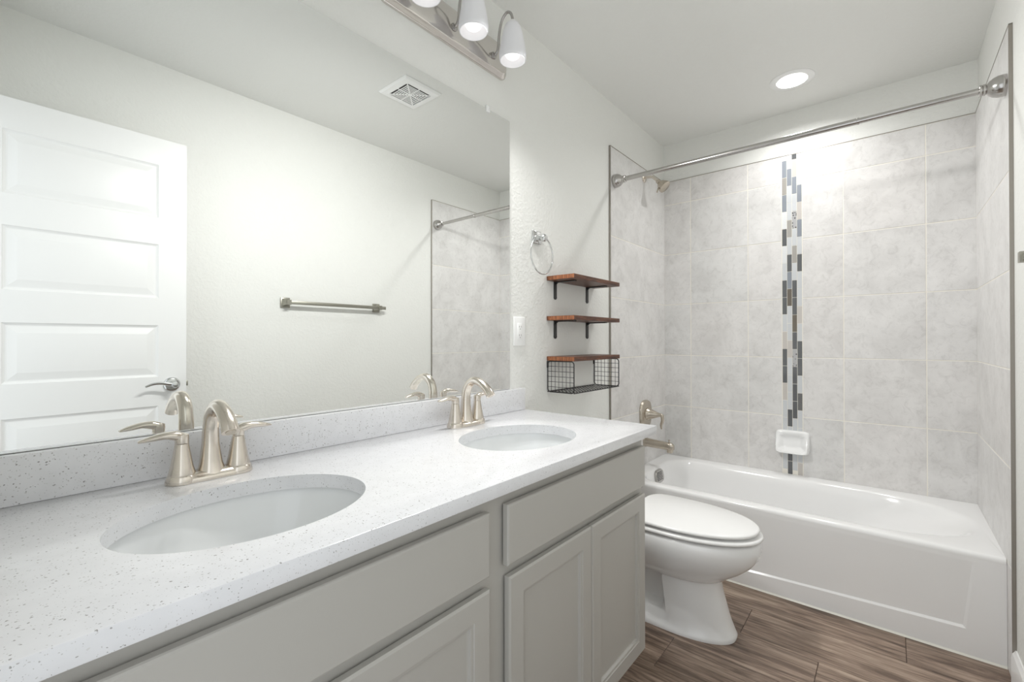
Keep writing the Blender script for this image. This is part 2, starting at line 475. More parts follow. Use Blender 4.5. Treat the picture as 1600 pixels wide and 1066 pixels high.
# ------------------------------------------------------------------ open door, seen in the mirror
door = thing('door_1', (-.205, -1.405, 0), 'white five-panel door standing open against the wall, seen in the mirror', 'door'); struct(door)
del door['category']
DXa, DXb, DZ0, DZ1, DYf = -.203, .498, .012, 2.105, -1.405
mb = MB()
fm = lambda u, v_, d: (DXa + u, DYf + d, DZ0 + v_)
pan = [(.108, z0 - DZ0, DXb - DXa - .108, z1 - DZ0) for z0, z1 in ((1.735, 1.982), (1.364, 1.613), (1.000, 1.238), (.622, .866), (.25, .495))]
prof = [(.004, -.004), (.010, -.0075), (.014, -.0075), (.040, -.0015), (.043, -.001)]
panel_face(mb, fm, DXb - DXa, DZ1 - DZ0, pan, prof)
mb.loft([[(x, y, z) for x, z in ((DXa, DZ0), (DXb, DZ0), (DXb, DZ1), (DXa, DZ1))] for y in (DYf, DYf - .036)], True, False, True)
mb.build('door_leaf', M_DOOR, door, ang=12)
HX, HZ = .441, .962
hd = MB().lathe((HX, DYf, HZ), (0, 1, 0), [(.033, 0), (.033, .004), (.031, .008), (.026, .011), (.014, .012)], 40)
hd = hd.build('door_handle', M_CHROME, door)
MB().lathe((HX, DYf + .010, HZ), (0, 1, 0), [(.014, 0), (.013, .03), (.014, .045), (.011, .052), (.004, .054)], 24).tube(
    [(HX + .004, DYf + .046, HZ), (HX - .02, DYf + .047, HZ + .004), (HX - .05, DYf + .045, HZ + .010), (HX - .08, DYf + .043, HZ + .008), (HX - .108, DYf + .045, HZ - .002)],
    [.011, .0095, .008, .0075, .005], 14, smooth=5, ry=[.009, .007, .006, .005, .004]).build('lever', M_CHROME, hd)
MB().box((DXb - .001, DYf - .030, HZ - .012), (DXb + .011, DYf - .012, HZ + .012), .002).build('latch_bolt', M_PEWT, door)
for hz in (.25, 1.05, 1.88):
    MB().lathe((DXa - .004, DYf + .003, hz - .045), (0, 0, 1), [(.006, 0), (.006, .09)], 12).build('hinge', M_SATIN, door)

# ------------------------------------------------------------------ wall mirror
MX1, MZ0, MZ1 = 1.249, ZC + .0896, 2.0655
mir = thing('vanity_mirror', (.52, 0, MZ0), 'large frameless mirror covering the wall above the double vanity', 'mirror')
MB().add([(X0 + .003, -.005, MZ0), (MX1, -.005, MZ0), (MX1, -.005, MZ1), (X0 + .003, -.005, MZ1)], [(0, 1, 2, 3)]).box((X0 + .003, -.0045, MZ0), (MX1, -.0002, MZ1), mi=1).build('mirror_glass', [M_MIRROR, M_MEDGE], mir, smooth=False)
for cx in (1.118, .30, -.08):
    MB().box((cx - .010, -.008, MZ1 - .012), (cx + .010, -.0005, MZ1 + .014), .003).lathe((cx, -.007, MZ1 + .006), (0, -1, 0), [(.005, 0), (.0045, .002), (.002, .003)], 16).build('mirror_clip', M_CLIP, mir)

# ------------------------------------------------------------------ vanity cabinet
VX0, VX1, VY = X0 + .004, 1.282, -.555
van = thing('vanity_cabinet', (.54, -.28, 0), 'long greige double vanity cabinet with flat drawer fronts and framed doors', 'cabinet')
mb = MB().box((VX0, VY, .12), (VX0 + .018, -.003, ZC - CT)).box((VX1 - .018, VY, .12), (VX1, -.003, ZC - CT)).box((VX0 + .018, VY + .02, .12), (VX1 - .018, -.003, .138)).box((VX0 + .018, VY, .12), (VX1 - .018, VY + .02, ZC - CT)).box((VX0 + .018, -.012, .138), (VX1 - .018, -.003, ZC - CT))
mb.build('body', M_CAB, van)
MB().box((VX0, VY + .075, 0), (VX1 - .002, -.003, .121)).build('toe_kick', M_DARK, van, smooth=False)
VF = -.575
def cab_front(x0, x1, z0, z1, name, framed):
    mb = MB(); e = .0045; y0 = VY - .005
    if not framed:
        r = [[(x0, y0, z0), (x1, y0, z0), (x1, y0, z1), (x0, y0, z1)], [(x0, VF + e * .8, z0), (x1, VF + e * .8, z0), (x1, VF + e * .8, z1), (x0, VF + e * .8, z1)]]
        for i, d in ((.0015, .0015), (e, .0)):
            r.append([(x0 + i, VF + d, z0 + i), (x1 - i, VF + d, z0 + i), (x1 - i, VF + d, z1 - i), (x0 + i, VF + d, z1 - i)])
        mb.loft(r)
    else:
        r = [[(x0, y0, z0), (x1, y0, z0), (x1, y0, z1), (x0, y0, z1)], [(x0, VF + e * .8, z0), (x1, VF + e * .8, z0), (x1, VF + e * .8, z1), (x0, VF + e * .8, z1)],
             [(x0 + e, VF, z0 + e), (x1 - e, VF, z0 + e), (x1 - e, VF, z1 - e), (x0 + e, VF, z1 - e)]]
        mb.loft(r, True, True, False)
        s = .042
        panel_face(mb, lambda u, v_, d: (x0 + e + u, VF - d, z0 + e + v_), x1 - x0 - 2 * e, z1 - z0 - 2 * e, [(s, s, x1 - x0 - 2 * e - s, z1 - z0 - 2 * e - s)],
                   [(.0015, -.0022), (.0045, -.0028), (.0075, -.0035), (.0095, -.0085), (.012, -.0100)])
    return mb.build(name, M_CAB, van, ang=18)
cab_front(.565, 1.268, .686, .817, 'drawer_front', False)
cab_front(-.196, .509, .686, .817, 'drawer_front', False)
for a, b in ((.570, .9175), (.9205, 1.268), (.1625, .510), (-.194, .1595)):
    cab_front(a, b, .148, .661, 'door', True)

# ------------------------------------------------------------------ quartz top, sinks, faucets
SY, SA, SB = -.340, .200, .158
SXS = (.148, .893)
ctop = thing('quartz_countertop', (.54, -.30, ZC), 'white speckled quartz double-sink countertop with matching backsplash', 'countertop')
slab = MB().box((X0 + .002, -DC, ZC - CT), (XC, -.002, ZC), .0025, 2)
cuts = [MB().loft([ellipse(sx, SY, ZC - CT - .02, SA, SB), ellipse(sx, SY, ZC + .02, SA, SB)]) for sx in SXS]
boolean_cut(slab, cuts).build('counter_slab', M_QUARTZ, ctop, ang=30)
MB().box((X0 + .002, -.027, ZC), (XC, -.0005, ZC + .0885), .002, 2).build('backsplash', M_QUARTZ, ctop)
def sink(sx, label):
    s = thing('sink', (sx, SY, ZC - CT - .15), label, 'sink', 'undermount sinks')
    z0 = ZC - CT - .0005
    prof = [(1.10, 1.12, 0), (1.06, 1.075, 0), (1.055, 1.07, -.004), (1.03, 1.04, -.020), (.98, .985, -.05), (.90, .90, -.085), (.76, .75, -.115), (.55, .54, -.135), (.30, .30, -.145), (.112, .142, -.148)]
    inner = [ellipse(sx, SY, z0 + d, SA * a, SB * b) for a, b, d in prof]
    outer = [ellipse(sx, SY, z0 + d - .010, SA * a * 1.03, SB * b * 1.03) for a, b, d in prof][::-1]
    MB().loft(inner + outer, True, False, False).loft([outer[-1], inner[0]], True, False, False).build('basin', M_SINK, s, ang=60)
    MB().lathe((sx, SY, z0 - .150), (0, 0, 1), [(.024, 0), (.024, .003), (.020, .005), (.016, .004), (.014, .006), (.002, .008)], 28).build('drain', M_NICK, s)
    return s
sink(SXS[0], 'oval undermount sink nearest the open door end of the vanity')
sink(SXS[1], 'oval undermount sink at the end of the vanity nearest the toilet')

FX = (.158, .915); FY = -.093
def faucet(fx, label):
    f = thing('faucet', (fx, FY, ZC), label, 'faucet', 'vanity faucets')
    z = ZC + .0003
    # base plate: long oval, raised in the middle
    N = 48
    def ring(a, b, zz): return ellipse(fx, FY, zz, a, b, N, 2.6)
    MB().loft([ring(.080, .027, z), ring(.080, .027, z + .005), ring(.077, .0245, z + .010), ring(.066, .018, z + .016), ring(.05, .012, z + .018)]).build('base_plate', M_NICK, f)
    # spout: flared foot, column leaning back then arching over the bowl
    pts = [(fx, FY, z + .006), (fx, FY + .001, z + .03), (fx, FY + .003, z + .07), (fx, FY + .001, z + .110), (fx, FY - .012, z + .138), (fx, FY - .038, z + .153), (fx, FY - .070, z + .146), (fx, FY - .098, z + .126), (fx, FY - .112, z + .108)]
    MB().tube(pts, [.030, .0215, .0165, .0152, .0150, .0148, .0148, .0155, .0162], 24, smooth=6, ry=[.026, .019, .0155, .0145, .0140, .0135, .0130, .0130, .0130], up=(1, 0, 0)).build('spout', M_NICK, f)
    MB().lathe((fx, FY - .112, z + .109), (0, -.62, -.78), [(.0095, 0), (.0095, .002), (.007, .002)], 20).build('aerator', M_NICK2, f)
    for sg in (-1, 1):
        hx = fx + sg * .052
        hb = MB().lathe((hx, FY, z), (0, 0, 1), [(.0275, 0), (.0275, .006), (.0255, .014), (.0235, .0165), (.0235, .018), (.0195, .034), (.0150, .060), (.0128, .074), (.0122, .0785)], 32).build('handle_body', M_NICK, f)
        MB().lathe((hx, FY, z + .080), (0, 0, 1), [(.0120, 0), (.0125, .010), (.0118, .017), (.006, .0195)], 24).tube(
            [(hx - sg * .004, FY, z + .091), (hx + sg * .012, FY - .001, z + .0965), (hx + sg * .030, FY - .001, z + .0985), (hx + sg * .052, FY + .002, z + .0955), (hx + sg * .070, FY + .005, z + .092)],
            [.008, .0095, .0070, .0056, .0022], 16, smooth=6, ry=[.010, .0115, .0110, .0110, .005], up=(0, 0, 1)).build('lever', M_NICK, hb)
    return f
faucet(FX[0], 'brushed nickel two-handle faucet at the sink nearest the door')
faucet(FX[1], 'brushed nickel two-handle faucet at the sink nearest the toilet')

# ------------------------------------------------------------------ vanity light bar with three frosted bells
def vanity_light(cx, label):
    v = thing('vanity_light', (cx, 0, 2.28), label, 'light fixture')
    bx0, bx1, z0, z1 = cx - .299, cx + .299, 2.213, 2.350
    def rr(i, y, r=.028):
        out = []
        for (px, pz, a0) in ((bx1 - i - r, z1 - i - r, 0), (bx0 + i + r, z1 - i - r, 90), (bx0 + i + r, z0 + i + r, 180), (bx1 - i - r, z0 + i + r, 270)):
            for k in range(7):
                a = math.radians(a0 + 15 * k); out.append((px + r * math.cos(a), y, pz + r * math.sin(a)))
        return out
    MB().loft([rr(0, -.0005), rr(0, -.008), rr(.003, -.013), rr(.009, -.016), rr(.012, -.022), rr(.015, -.024)]).build('back_plate', M_PLATE, v, ang=50)
    ly = -.120
    for k in (-1, 0, 1):
        lx = cx + k * .208
        am = MB().lathe((lx, -.0245, 2.272), (0, -1, 0), [(.014, 0), (.013, .004), (.007, .007)], 20).tube(
            [(lx, -.026, 2.272), (lx, -.036, 2.274), (lx, -.045, 2.284), (lx, -.050, 2.304), (lx, -.052, 2.335), (lx, -.060, 2.372), (lx, -.073, 2.397), (lx, -.093, 2.408), (lx, -.110, 2.398), (lx, -.118, 2.378), (lx, ly, 2.362)],
            .0052, 12, smooth=4).build('arm', M_SATIN, v)
        MB().lathe((lx, ly, 2.348), (0, 0, 1), [(.017, 0), (.017, .006), (.013, .014), (.006, .018)], 24).build('socket_cup', M_PLAST, am)
        sp = [(.014, 2.356), (.024, 2.350), (.031, 2.338), (.0365, 2.318), (.0420, 2.290), (.0470, 2.262), (.0510, 2.236), (.0505, 2.222), (.0480, 2.214)]
        prof = [(r, z) for r, z in sp] + [(r - .0022, z) for r, z in sp[::-1]]
        sh = MB().lathe((lx, ly, 0), (0, 0, 1), prof, 40, caps=False).build('lamp_shade', M_FROST, v, ang=80)
        MB().lathe((lx, ly, 0), (0, 0, 1), [(.002, 2.220), (.014, 2.222), (.024, 2.229), (.0305, 2.241), (.032, 2.254), (.029, 2.270), (.020, 2.288), (.013, 2.304), (.013, 2.34)], 28).build('bulb', M_BULB, sh)
        lamp('lamp_light', 'SPOT', (lx, ly - .004, 2.180), LAMP, v, (.17, -.70, -.69), spot_size=math.radians(156), spot_blend=.9, shadow_soft_size=.028)
    return v
vanity_light(.922, 'three-lamp nickel vanity light with frosted bell shades above the mirror')

# ------------------------------------------------------------------ recessed ceiling light
can = thing('recessed_light', (CANP[0], CANP[1], H), 'round white recessed ceiling light over the bathtub', 'ceiling light')
MB().lathe((CANP[0], CANP[1], H), (0, 0, -1), [(.062, -.040), (.0675, 0.0), (.069, .004), (.098, .0035), (.101, .0015), (.101, .0003)], 56, caps=False).build('trim_ring', M_PLAST, can, ang=40)
MB().lathe((CANP[0], CANP[1], H + .032), (0, 0, -1), [(.0625, 0), (.061, .002), (.001, .004)], 48).build('lens', M_LENS, can)
lamp('can_light', 'AREA', (CANP[0], CANP[1], H + .010), CANW, can, shape='DISK', size=.11, spread=math.radians(150))

# ------------------------------------------------------------------ exhaust fan grille, seen in the mirror
VXc, VYc, VS = 1.352, -.793, .118
fan = thing('exhaust_fan', (VXc, VYc, H), 'square white exhaust fan grille on the ceiling, seen in the mirror', 'vent')
mb = MB()
def sq(h, z): return [(VXc - h, VYc - h, z), (VXc + h, VYc - h, z), (VXc + h, VYc + h, z), (VXc - h, VYc + h, z)]
mb.loft([sq(VS, H - .0003), sq(VS, H - .004), sq(VS - .008, H - .013), sq(.080, H - .016), sq(.080, H - .006)], True, False, False)
hs = [.080, .0685, .057, .0455, .034, .0225]
for h in hs[1:]:
    mb.loft([sq(h, H - .0142), sq(h, H - .016), sq(h - .0054, H - .016), sq(h - .0054, H - .0142)], True, False, False)
mb.box((VXc - .011, VYc - .011, H - .016), (VXc + .011, VYc + .011, H - .014))
mb.box((VXc - .003, VYc - .080, H - .0155), (VXc + .003, VYc + .080, H - .0143)).box((VXc - .080, VYc - .003, H - .0155), (VXc + .080, VYc + .003, H - .0143))
for sx in (-1, 1):
    for sy in (-1, 1):
        a = [(VXc + sx * q * .0795, VYc + sy * q * .0795) for q in (.1, 1)]
        d = .0022
        mb.loft([[(x + sx * dx, y + sy * dy, z) for dx, dy, z in ((-d, d, H - .0155), (d, -d, H - .0155), (d, -d, H - .0143), (-d, d, H - .0143))] for x, y in a])
mb.build('grille', M_PLAST, fan, smooth=False)
MB().box((VXc - .079, VYc - .079, H - .005), (VXc + .079, VYc + .079, H - .0005)).build('duct_opening', M_BLACK, fan, smooth=False)

# ------------------------------------------------------------------ wall outlet
ox0, ox1, oz0, oz1 = 1.275, 1.351, 1.144, 1.266
out = thing('wall_outlet', (1.313, 0, 1.144), 'white electrical outlet on the wall beside the mirror edge', 'outlet')
MB().box((ox0, -.006, oz0), (ox1, -.0003, oz1), .003, 3).build('cover_plate', M_PLAST, out)
rc = MB().box((1.313 - .0165, -.009, 1.205 - .034), (1.313 + .0165, -.005, 1.205 + .034), .0015, 2).build('receptacle', M_PLAST, out)
for dz in (-.018, .018):
    for dx, w_ in ((-.0062, .0014), (.0062, .0012)):
        MB().box((1.313 + dx - w_, -.0094, 1.205 + dz - .002), (1.313 + dx + w_, -.0088, 1.205 + dz + .006)).build('slot', M_FAINT, rc, smooth=False)
    MB().lathe((1.313, -.0088, 1.205 + dz - .008), (0, -1, 0), [(.0024, 0), (.0024, .0006)], 12).build('slot', M_FAINT, rc)

# ------------------------------------------------------------------ towel ring
RX, RZ = 1.432, 1.540
tr_ = thing('towel_ring', (RX, 0, 1.60), 'small chrome towel ring on the wall above the wooden shelves', 'towel ring')
MB().box((RX - .031, -.010, 1.592), (RX + .031, -.0003, 1.650), .004, 3).lathe((RX - .004, -.009, 1.617), (0, -1, -.12), [(.016, 0), (.012, .012), (.013, .026), (.017, .034), (.017, .044), (.013, .050), (.003, .053)], 24).build('wall_post', M_CHROME, tr_)
mb = MB()
pts = [(RX + .080 * math.sin(a), -.036, RZ + .083 * math.cos(a)) for a in [2 * PI * k / 64 for k in range(64)]]
rings = []
for k in range(64):
    a = 2 * PI * k / 64; rad = Vector((math.sin(a), 0, math.cos(a)))
    rings.append([Vector(pts[k]) + (rad * math.cos(2 * PI * j / 12) + Vector((0, 1, 0)) * math.sin(2 * PI * j / 12)) * .0036 for j in range(12)])
mb.loft(rings + [rings[0]], True, False, False).build('ring', M_CHROME, tr_)

# ------------------------------------------------------------------ towel bar on the opposite wall, seen in the mirror
tbz, tby = 1.388, -W + .052
tbar = thing('towel_bar', (1.32, -W, tbz), 'straight metal towel bar on the wall opposite the vanity', 'towel bar')
for px in (1.012, 1.622):
    MB().box((px - .027, -W + .0003, tbz - .030), (px + .027, -W + .010, tbz + .030), .003, 2).loft(
        [[(px + sx * a, -W + d, tbz + sz * b) for sx, sz in ((-1, -1), (1, -1), (1, 1), (-1, 1))] for a, b, d in ((.020, .022, .009), (.012, .014, .030), (.012, .014, .062))]).build('wall_post', M_PEWT, tbar)
MB().box((1.012 - .012, tby - .005, tbz - .0105), (1.668, tby + .005, tbz + .0105), .002, 2).build('bar', M_PEWT, tbar)

# ------------------------------------------------------------------ three wall shelves
SX0, SX1, SD = 1.515, 1.947, .147
def board(parent, z1, th=.0195):
    mb = MB().box((SX0, -SD, z1 - th), (SX1, -.001, z1), .0012, 1)
    b = mb.build('board', [M_SHELF, M_SHELFEND_LIT], parent, smooth=False)
    for p in b.data.polygons:
        if abs(p.normal.x) > .9: p.material_index = 1
    return b
def bracket(parent, bx, zt):
    MB().box((bx - .011, -.0045, zt - .072), (bx + .011, -.0003, zt + .0), .001, 1).lathe((bx, -.0024, zt - .072), (0, -1, 0), [(.011, -.002), (.011, .002)], 20).box(
        (bx - .011, -.112, zt - .0045), (bx + .011, -.001, zt - .0002), .001, 1).loft(
        [[(bx + s_, -.0045, zt - .0045), (bx + s_, -.016, zt - .0045), (bx + s_, -.0045, zt - .016)] for s_ in (-.004, .004)]).build('bracket', M_BLACK, parent)
for zt, lab in ((1.459, 'topmost of three wooden wall shelves, on two black brackets'), (1.277, 'middle wooden wall shelf on black brackets, above the wire basket shelf')):
    s = thing('wall_shelf', ((SX0 + SX1) / 2, 0, zt - .0195), lab, 'shelf', 'rustic wooden wall shelves')
    board(s, zt)
    for bx in (1.582, 1.872): bracket(s, bx, zt - .0195)
zt = 1.0945
s = thing('basket_shelf', ((SX0 + SX1) / 2, 0, zt - .0195), 'lowest wooden wall shelf with a black wire basket hanging under it', 'shelf', 'rustic wooden wall shelves')
board(s, zt)
zb, ztp = .9345, zt - .0215
def wire_side(x):
    mb = MB(); r = .014
    ya, yb = -.004, -SD + .004
    pts = []
    for (cy, cz, a0) in ((ya - r, ztp - r, 0), (yb + r, ztp - r, 90), (yb + r, zb + r, 180), (ya - r, zb + r, 270)):
        for k in range(6):
            a = math.radians(a0 + 18 * k); pts.append((x, cy + r * math.cos(a), cz + r * math.sin(a)))
    mb.tube(pts + [pts[0]], .0026, 8)
    for k in range(1, 7): y = ya + (yb - ya) * k / 7; mb.tube([(x, y, zb), (x, y, ztp)], .0011, 6)
    for k in range(1, 6): z = zb + (ztp - zb) * k / 6; mb.tube([(x, ya, z), (x, yb, z)], .0011, 6)
    return mb.build('side_grid', M_BLACK, s)
for x in (SX0 + .004, SX1 - .004): wire_side(x)
mb = MB()
for y in (-.004, -SD + .004): mb.tube([(SX0 + .004, y, zb), (SX1 - .004, y, zb)], .0026, 8)
for k in range(1, 7): y = -.004 - (SD - .008) * k / 7; mb.tube([(SX0 + .004, y, zb), (SX1 - .004, y, zb)], .0009, 6)
for k in range(1, 18): x = SX0 + .004 + (SX1 - SX0 - .008) * k / 18; mb.tube([(x, -.004, zb), (x, -SD + .004, zb)], .0009, 6)
mb.build('bottom_grid', M_BLACK, s)
for x in (SX0 + .006, SX1 - .006):
    MB().box((x - .006, -.004, ztp - .030), (x + .006, -.0004, ztp), .001, 1).build('hanging_tab', M_BLACK, s)

# ------------------------------------------------------------------ bathtub
tub = thing('bathtub', ((XTUB + L) / 2, -W / 2, 0), 'white alcove bathtub with a smooth apron between the tiled walls', 'bathtub')
ya, yb, xa, xb = -TT - .0005, -W + TT + .0005, XTUB, L - TT - .0005
def tub_ring(i, n_side, z, x0, x1, y0, y1, r):
    """rounded rectangle, same vertex count for each ring; y0 > y1"""
    out = []
    K = 8
    rs = r if isinstance(r, tuple) else (r, r, r, r)
    for (sx, sy, a0), rr_ in zip(((1, 1, 0), (-1, 1, 90), (-1, -1, 180), (1, -1, 270)), rs):
        rx, ry_ = (rr_ if isinstance(rr_, tuple) else (rr_, rr_))
        cx = x1 - rx if sx > 0 else x0 + rx; cy = y0 - ry_ if sy > 0 else y1 + ry_
        for k in range(K + 1):
            a = math.radians(a0 + 90 * k / K); out.append((cx + rx * math.cos(a), cy + ry_ * math.sin(a), z))
    return out
R = []
T_ = lambda z, x0, x1, y0, y1, r: R.append(tub_ring(0, 0, z, x0, x1, y0, y1, r))
T_(.30, xa + .03, xb, ya, yb, .002)
T_(ZTUB - .060, xa + .012, xb, ya, yb, .002)
T_(ZTUB - .020, xa, xb, ya, yb, .002)
T_(ZTUB - .008, xa + .002, xb, ya, yb, .002)
T_(ZTUB - .002, xa + .007, xb, ya, yb, .002)
T_(ZTUB, xa + .014, xb, ya, yb, .002)
ix0, ix1, iy0, iy1 = xa + .070, xb - .085, ya - .085, yb + .040
rad = ((.14, .12), (.14, .12), (.26, .36), (.26, .36))
T_(ZTUB, ix0 - .014, ix1 + .014, iy0 + .014, iy1 - .012, rad)
T_(ZTUB - .003, ix0 - .004, ix1 + .004, iy0 + .004, iy1, rad)
T_(ZTUB - .012, ix0 + .004, ix1 - .004, iy0 - .003, iy1 + .02, rad)
for dz, di, d0, d1 in ((.05, .014, .008, .085), (.11, .022, .016, .17), (.18, .032, .026, .25), (.25, .046, .040, .33), (.285, .066, .060, .37), (.300, .10, .09, .42)):
    T_(ZTUB - dz, ix0 + di, ix1 - di, iy0 - d0, iy1 + d1, ((.13, .11), (.13, .11), (.22, .26), (.22, .26)))
mb = MB(); mb.loft(R, True, False, True)
mb.build('shell', M_ACRY, tub, ang=50)
# apron: flat front with a shallow recessed field whose lower ledge catches the light
mb = MB()
yl, yr = -.10, -1.4235
x_ = XTUB
zt_, zl, zr = .352, .052, .100
P = lambda y, z, d=0: (x_ + d, y, z)
O = [P(ya, 0), P(yb, 0), P(yb, ZTUB - .021), P(ya, ZTUB - .021)]
I0 = [P(yl, zl), P(yr + .014, zr), P(yr - .012, zt_), P(yl, zt_)]
I1 = [P(yl - .006, zl + .006, .007), P(yr + .022, zr + .008, .007), P(yr - .003, zt_ - .002, .0004), P(yl - .006, zt_ - .002, .0)]
mb.loft([O, I0, I1], True, False, True)
mb.box((x_ + .012, yb, 0), (x_ + .03, ya, ZTUB - .03))
# rolled rim edge joined to the apron
mb.build('apron', M_ACRY, tub, ang=15)
# bottom caulk line
MB().loft([[(XTUB - .006, y, 0.0002), (XTUB - .0005, y, 0.0002), (XTUB - .0005, y, .007)] for y in (ya, yb)]).build('caulk_bead', M_CAULK, tub)
# overflow cover on the drain end
ov = Vector((2.545, ya - .085 - .012, .335))
mb = MB(); nrm = Vector((0, -.98, .18)).normalized(); ex = Vector((1, 0, 0)); ez = nrm.cross(ex)
if ez.z < 0: ez = -ez
def ovr(a, b, d, p=3.2): return [ov + ex * (x * 1) + ez * y + nrm * d for x, y, _ in ellipse(0, 0, 0, a, b, 40, p)]
mb.loft([ovr(.056, .040, -.012), ovr(.056, .040, .006), ovr(.052, .036, .011), ovr(.047, .032, .009)])
oc = mb.build('overflow_cover', M_SATIN, tub)
mb = MB()
for k in range(6):
    zz = -.021 + k * .0085
    c = ov + ez * zz + nrm * .0092
    hw_ = .036 - .0008 * k
    mb.loft([[c + ex * s_ * hw_ + ez * b + nrm * d for b, d in ((-.0014, 0), (.0014, 0), (.0014, .0012), (-.0014, .0012))] for s_ in (-1, 1)])
mb.build('slots', M_SLOT, oc)
MB().lathe((2.545, -.30, ZTUB - .2995), (0, 0, 1), [(.035, 0), (.034, .003), (.02, .004), (.018, .006), (.002, .009)], 32).build('drain', M_SATIN, tub)

# ------------------------------------------------------------------ tub spout, valve, shower head
sx_ = 2.565
sp = thing('tub_spout', (sx_, -TT, .52), 'brushed nickel tub spout with a diverter knob over the tub end', 'spout')
pr = [(.028, .029, 0, .527), (.028, .029, .008, .527), (.024, .025, .020, .526), (.023, .024, .10, .523), (.022, .023, .150, .521), (.020, .022, .172, .519), (.014, .016, .182, .516)]
mb = MB(); mb.loft([[(x, -TT - .0003 - d, z) for x, z, _ in ellipse(sx_, zc, 0, a, b, 36, 3.0)] for a, b, d, zc in pr])
mb.loft([[(x, y, z) for x, y, _ in ellipse(sx_, -TT - .160, 0, a, b, 28, 2.8)] for a, b, z in ((.019, .019, .515), (.018, .018, .490), (.017, .017, .484))])
mb.build('spout_body', M_NICK2, sp)
MB().lathe((sx_, -TT - .155, .541), (0, 0, 1), [(.003, 0), (.003, .010), (.006, .012), (.006, .018), (.002, .020)], 16).build('diverter_knob', M_NICK2, sp)

vz = .705
va = thing('shower_valve', (sx_, -TT, vz), 'nickel shower valve plate with a drooping lever above the spout', 'valve')
mb = MB()
def vr(a, b, d, p=2.7): return [(x, -TT - .0003 - d, z) for x, z, _ in ellipse(sx_, vz - .002, 0, a, b, 48, p)]
mb.loft([vr(.082, .088, 0), vr(.082, .088, .005), vr(.076, .082, .014), vr(.058, .064, .020), vr(.052, .058, .0215)])
mb.build('escutcheon', M_NICK2, va)
MB().lathe((sx_, -TT - .020, vz), (0, -1, 0), [(.040, 0), (.038, .008), (.034, .012), (.030, .026), (.020, .052), (.012, .075), (.010, .088), (.008, .094)], 32).tube(
    [(sx_, -TT - .098, vz + .004), (sx_, -TT - .112, vz - .006), (sx_, -TT - .114, vz - .035), (sx_, -TT - .106, vz - .062), (sx_, -TT - .108, vz - .085)], [.010, .011, .009, .008, .005], 16, smooth=5).build('lever', M_NICK2, va)

sh = thing('wall_shower', (2.56, -TT, 2.190), 'small nickel shower head on a bent arm above the valve', 'shower head')
MB().lathe((2.56, -TT - .0003, 2.190), (0, -1, 0), [(.029, 0), (.029, .003), (.024, .008), (.012, .011)], 28).build('flange', M_NICK, sh)
MB().tube([(2.56, -.014, 2.190), (2.56, -.040, 2.190), (2.56, -.065, 2.184), (2.56, -.085, 2.166), (2.56, -.098, 2.152)], .0085, 14, smooth=5).build('arm', M_NICK, sh)
dr = Vector((0, -.70, -.71)).normalized()
MB().lathe((2.56, -.096, 2.154), dr, [(.009, 0), (.013, .004), (.014, .014), (.012, .018), (.018, .024), (.024, .030), (.029, .040), (.036, .056), (.0385, .062), (.0385, .070), (.034, .073)], 32).build('head', M_NICK2, sh)
MB().tube([Vector((2.56, -.096, 2.154)) + dr * .050 + Vector((-.03, 0.015, -.018)), Vector((2.56, -.096, 2.154)) + dr * .056 + Vector((-.040, .024, -.045))], .0045, 10).build('spray_lever', M_NICK2, sh)

# ------------------------------------------------------------------ curtain rod
RXr, RZr = 2.162, 2.0635
rod = thing('shower_curtain_rod', (RXr, -W / 2, RZr), 'straight satin nickel shower curtain rod spanning above the tub', 'curtain rod')
jy = -1.105
MB().lathe((RXr, -.055, RZr), (0, -1, 0), [(.0128, 0), (.0128, -jy - .055 - .008), (.0138, -jy - .055 - .007), (.0138, -jy - .055), (.011, -jy - .055)], 28).build('outer_tube', M_SATIN, rod)
MB().lathe((RXr, jy, RZr), (0, -1, 0), [(.0112, -.02), (.0112, W - .055 + jy)], 28).build('inner_tube', M_SATIN, rod)
for y0, sg in ((-TT - .0003, -1), (-W + TT + .0003, 1)):
    MB().lathe((RXr, y0, RZr), (0, sg, 0), [(.037, 0), (.037, .005), (.0375, .006), (.0375, .009), (.0365, .020), (.032, .032), (.025, .041), (.0185, .046), (.0165, .049), (.0195, .051), (.0195, .056), (.0175, .058), (.0195, .060), (.0195, .066), (.016, .068)], 40).build('end_flange', M_SATIN, rod)

# ------------------------------------------------------------------ soap dish
sd = thing('soap_dish', (L - TT, -.761, .51), 'white ceramic soap dish fixed over the mosaic band above the tub', 'soap dish')
mb = MB(); NU, NV = 41, 33
cy_, cz_, hw_, hh_ = -.761, .576, .0865, .066
def sstep(a, b, x): t_ = min(1, max(0, (x - a) / (b - a))); return t_ * t_ * (3 - 2 * t_)
gridv = []
for j in range(NV):
    v_ = -1 + 2 * j / (NV - 1)
    for i in range(NU):
        u = -1 + 2 * i / (NU - 1)
        # map the square to a rounded rectangle
        k = max(abs(u), abs(v_)); ln = (abs(u) ** 7 + abs(v_) ** 7) ** (1 / 7)
        s_ = k / ln if ln > 1e-9 else 1
        pu, pv = u * s_, v_ * s_
        edge = 1 - k
        D = .020 + .045 * (1 - pv) / 2 * sstep(-1.0, 1.0, -pv + .6)
        inn = sstep(.16, .55, 1 - abs(u)) * sstep(.20, .62, 1 - abs(v_))
        D = D * (1 - .55 * inn)
        rim = sstep(0, .10, edge)
        gridv.append((L - TT - .0004 - (.002 + (D - .002) * (rim ** .45)), cy_ - pu * hw_, cz_ + pv * hh_))
F = [(j * NU + i, j * NU + i + 1, (j + 1) * NU + i + 1, (j + 1) * NU + i) for j in range(NV - 1) for i in range(NU - 1)]
bd = [i for i in range(NU)] + [j * NU + NU - 1 for j in range(1, NV)] + [(NV - 1) * NU + i for i in range(NU - 2, -1, -1)] + [j * NU for j in range(NV - 2, 0, -1)]
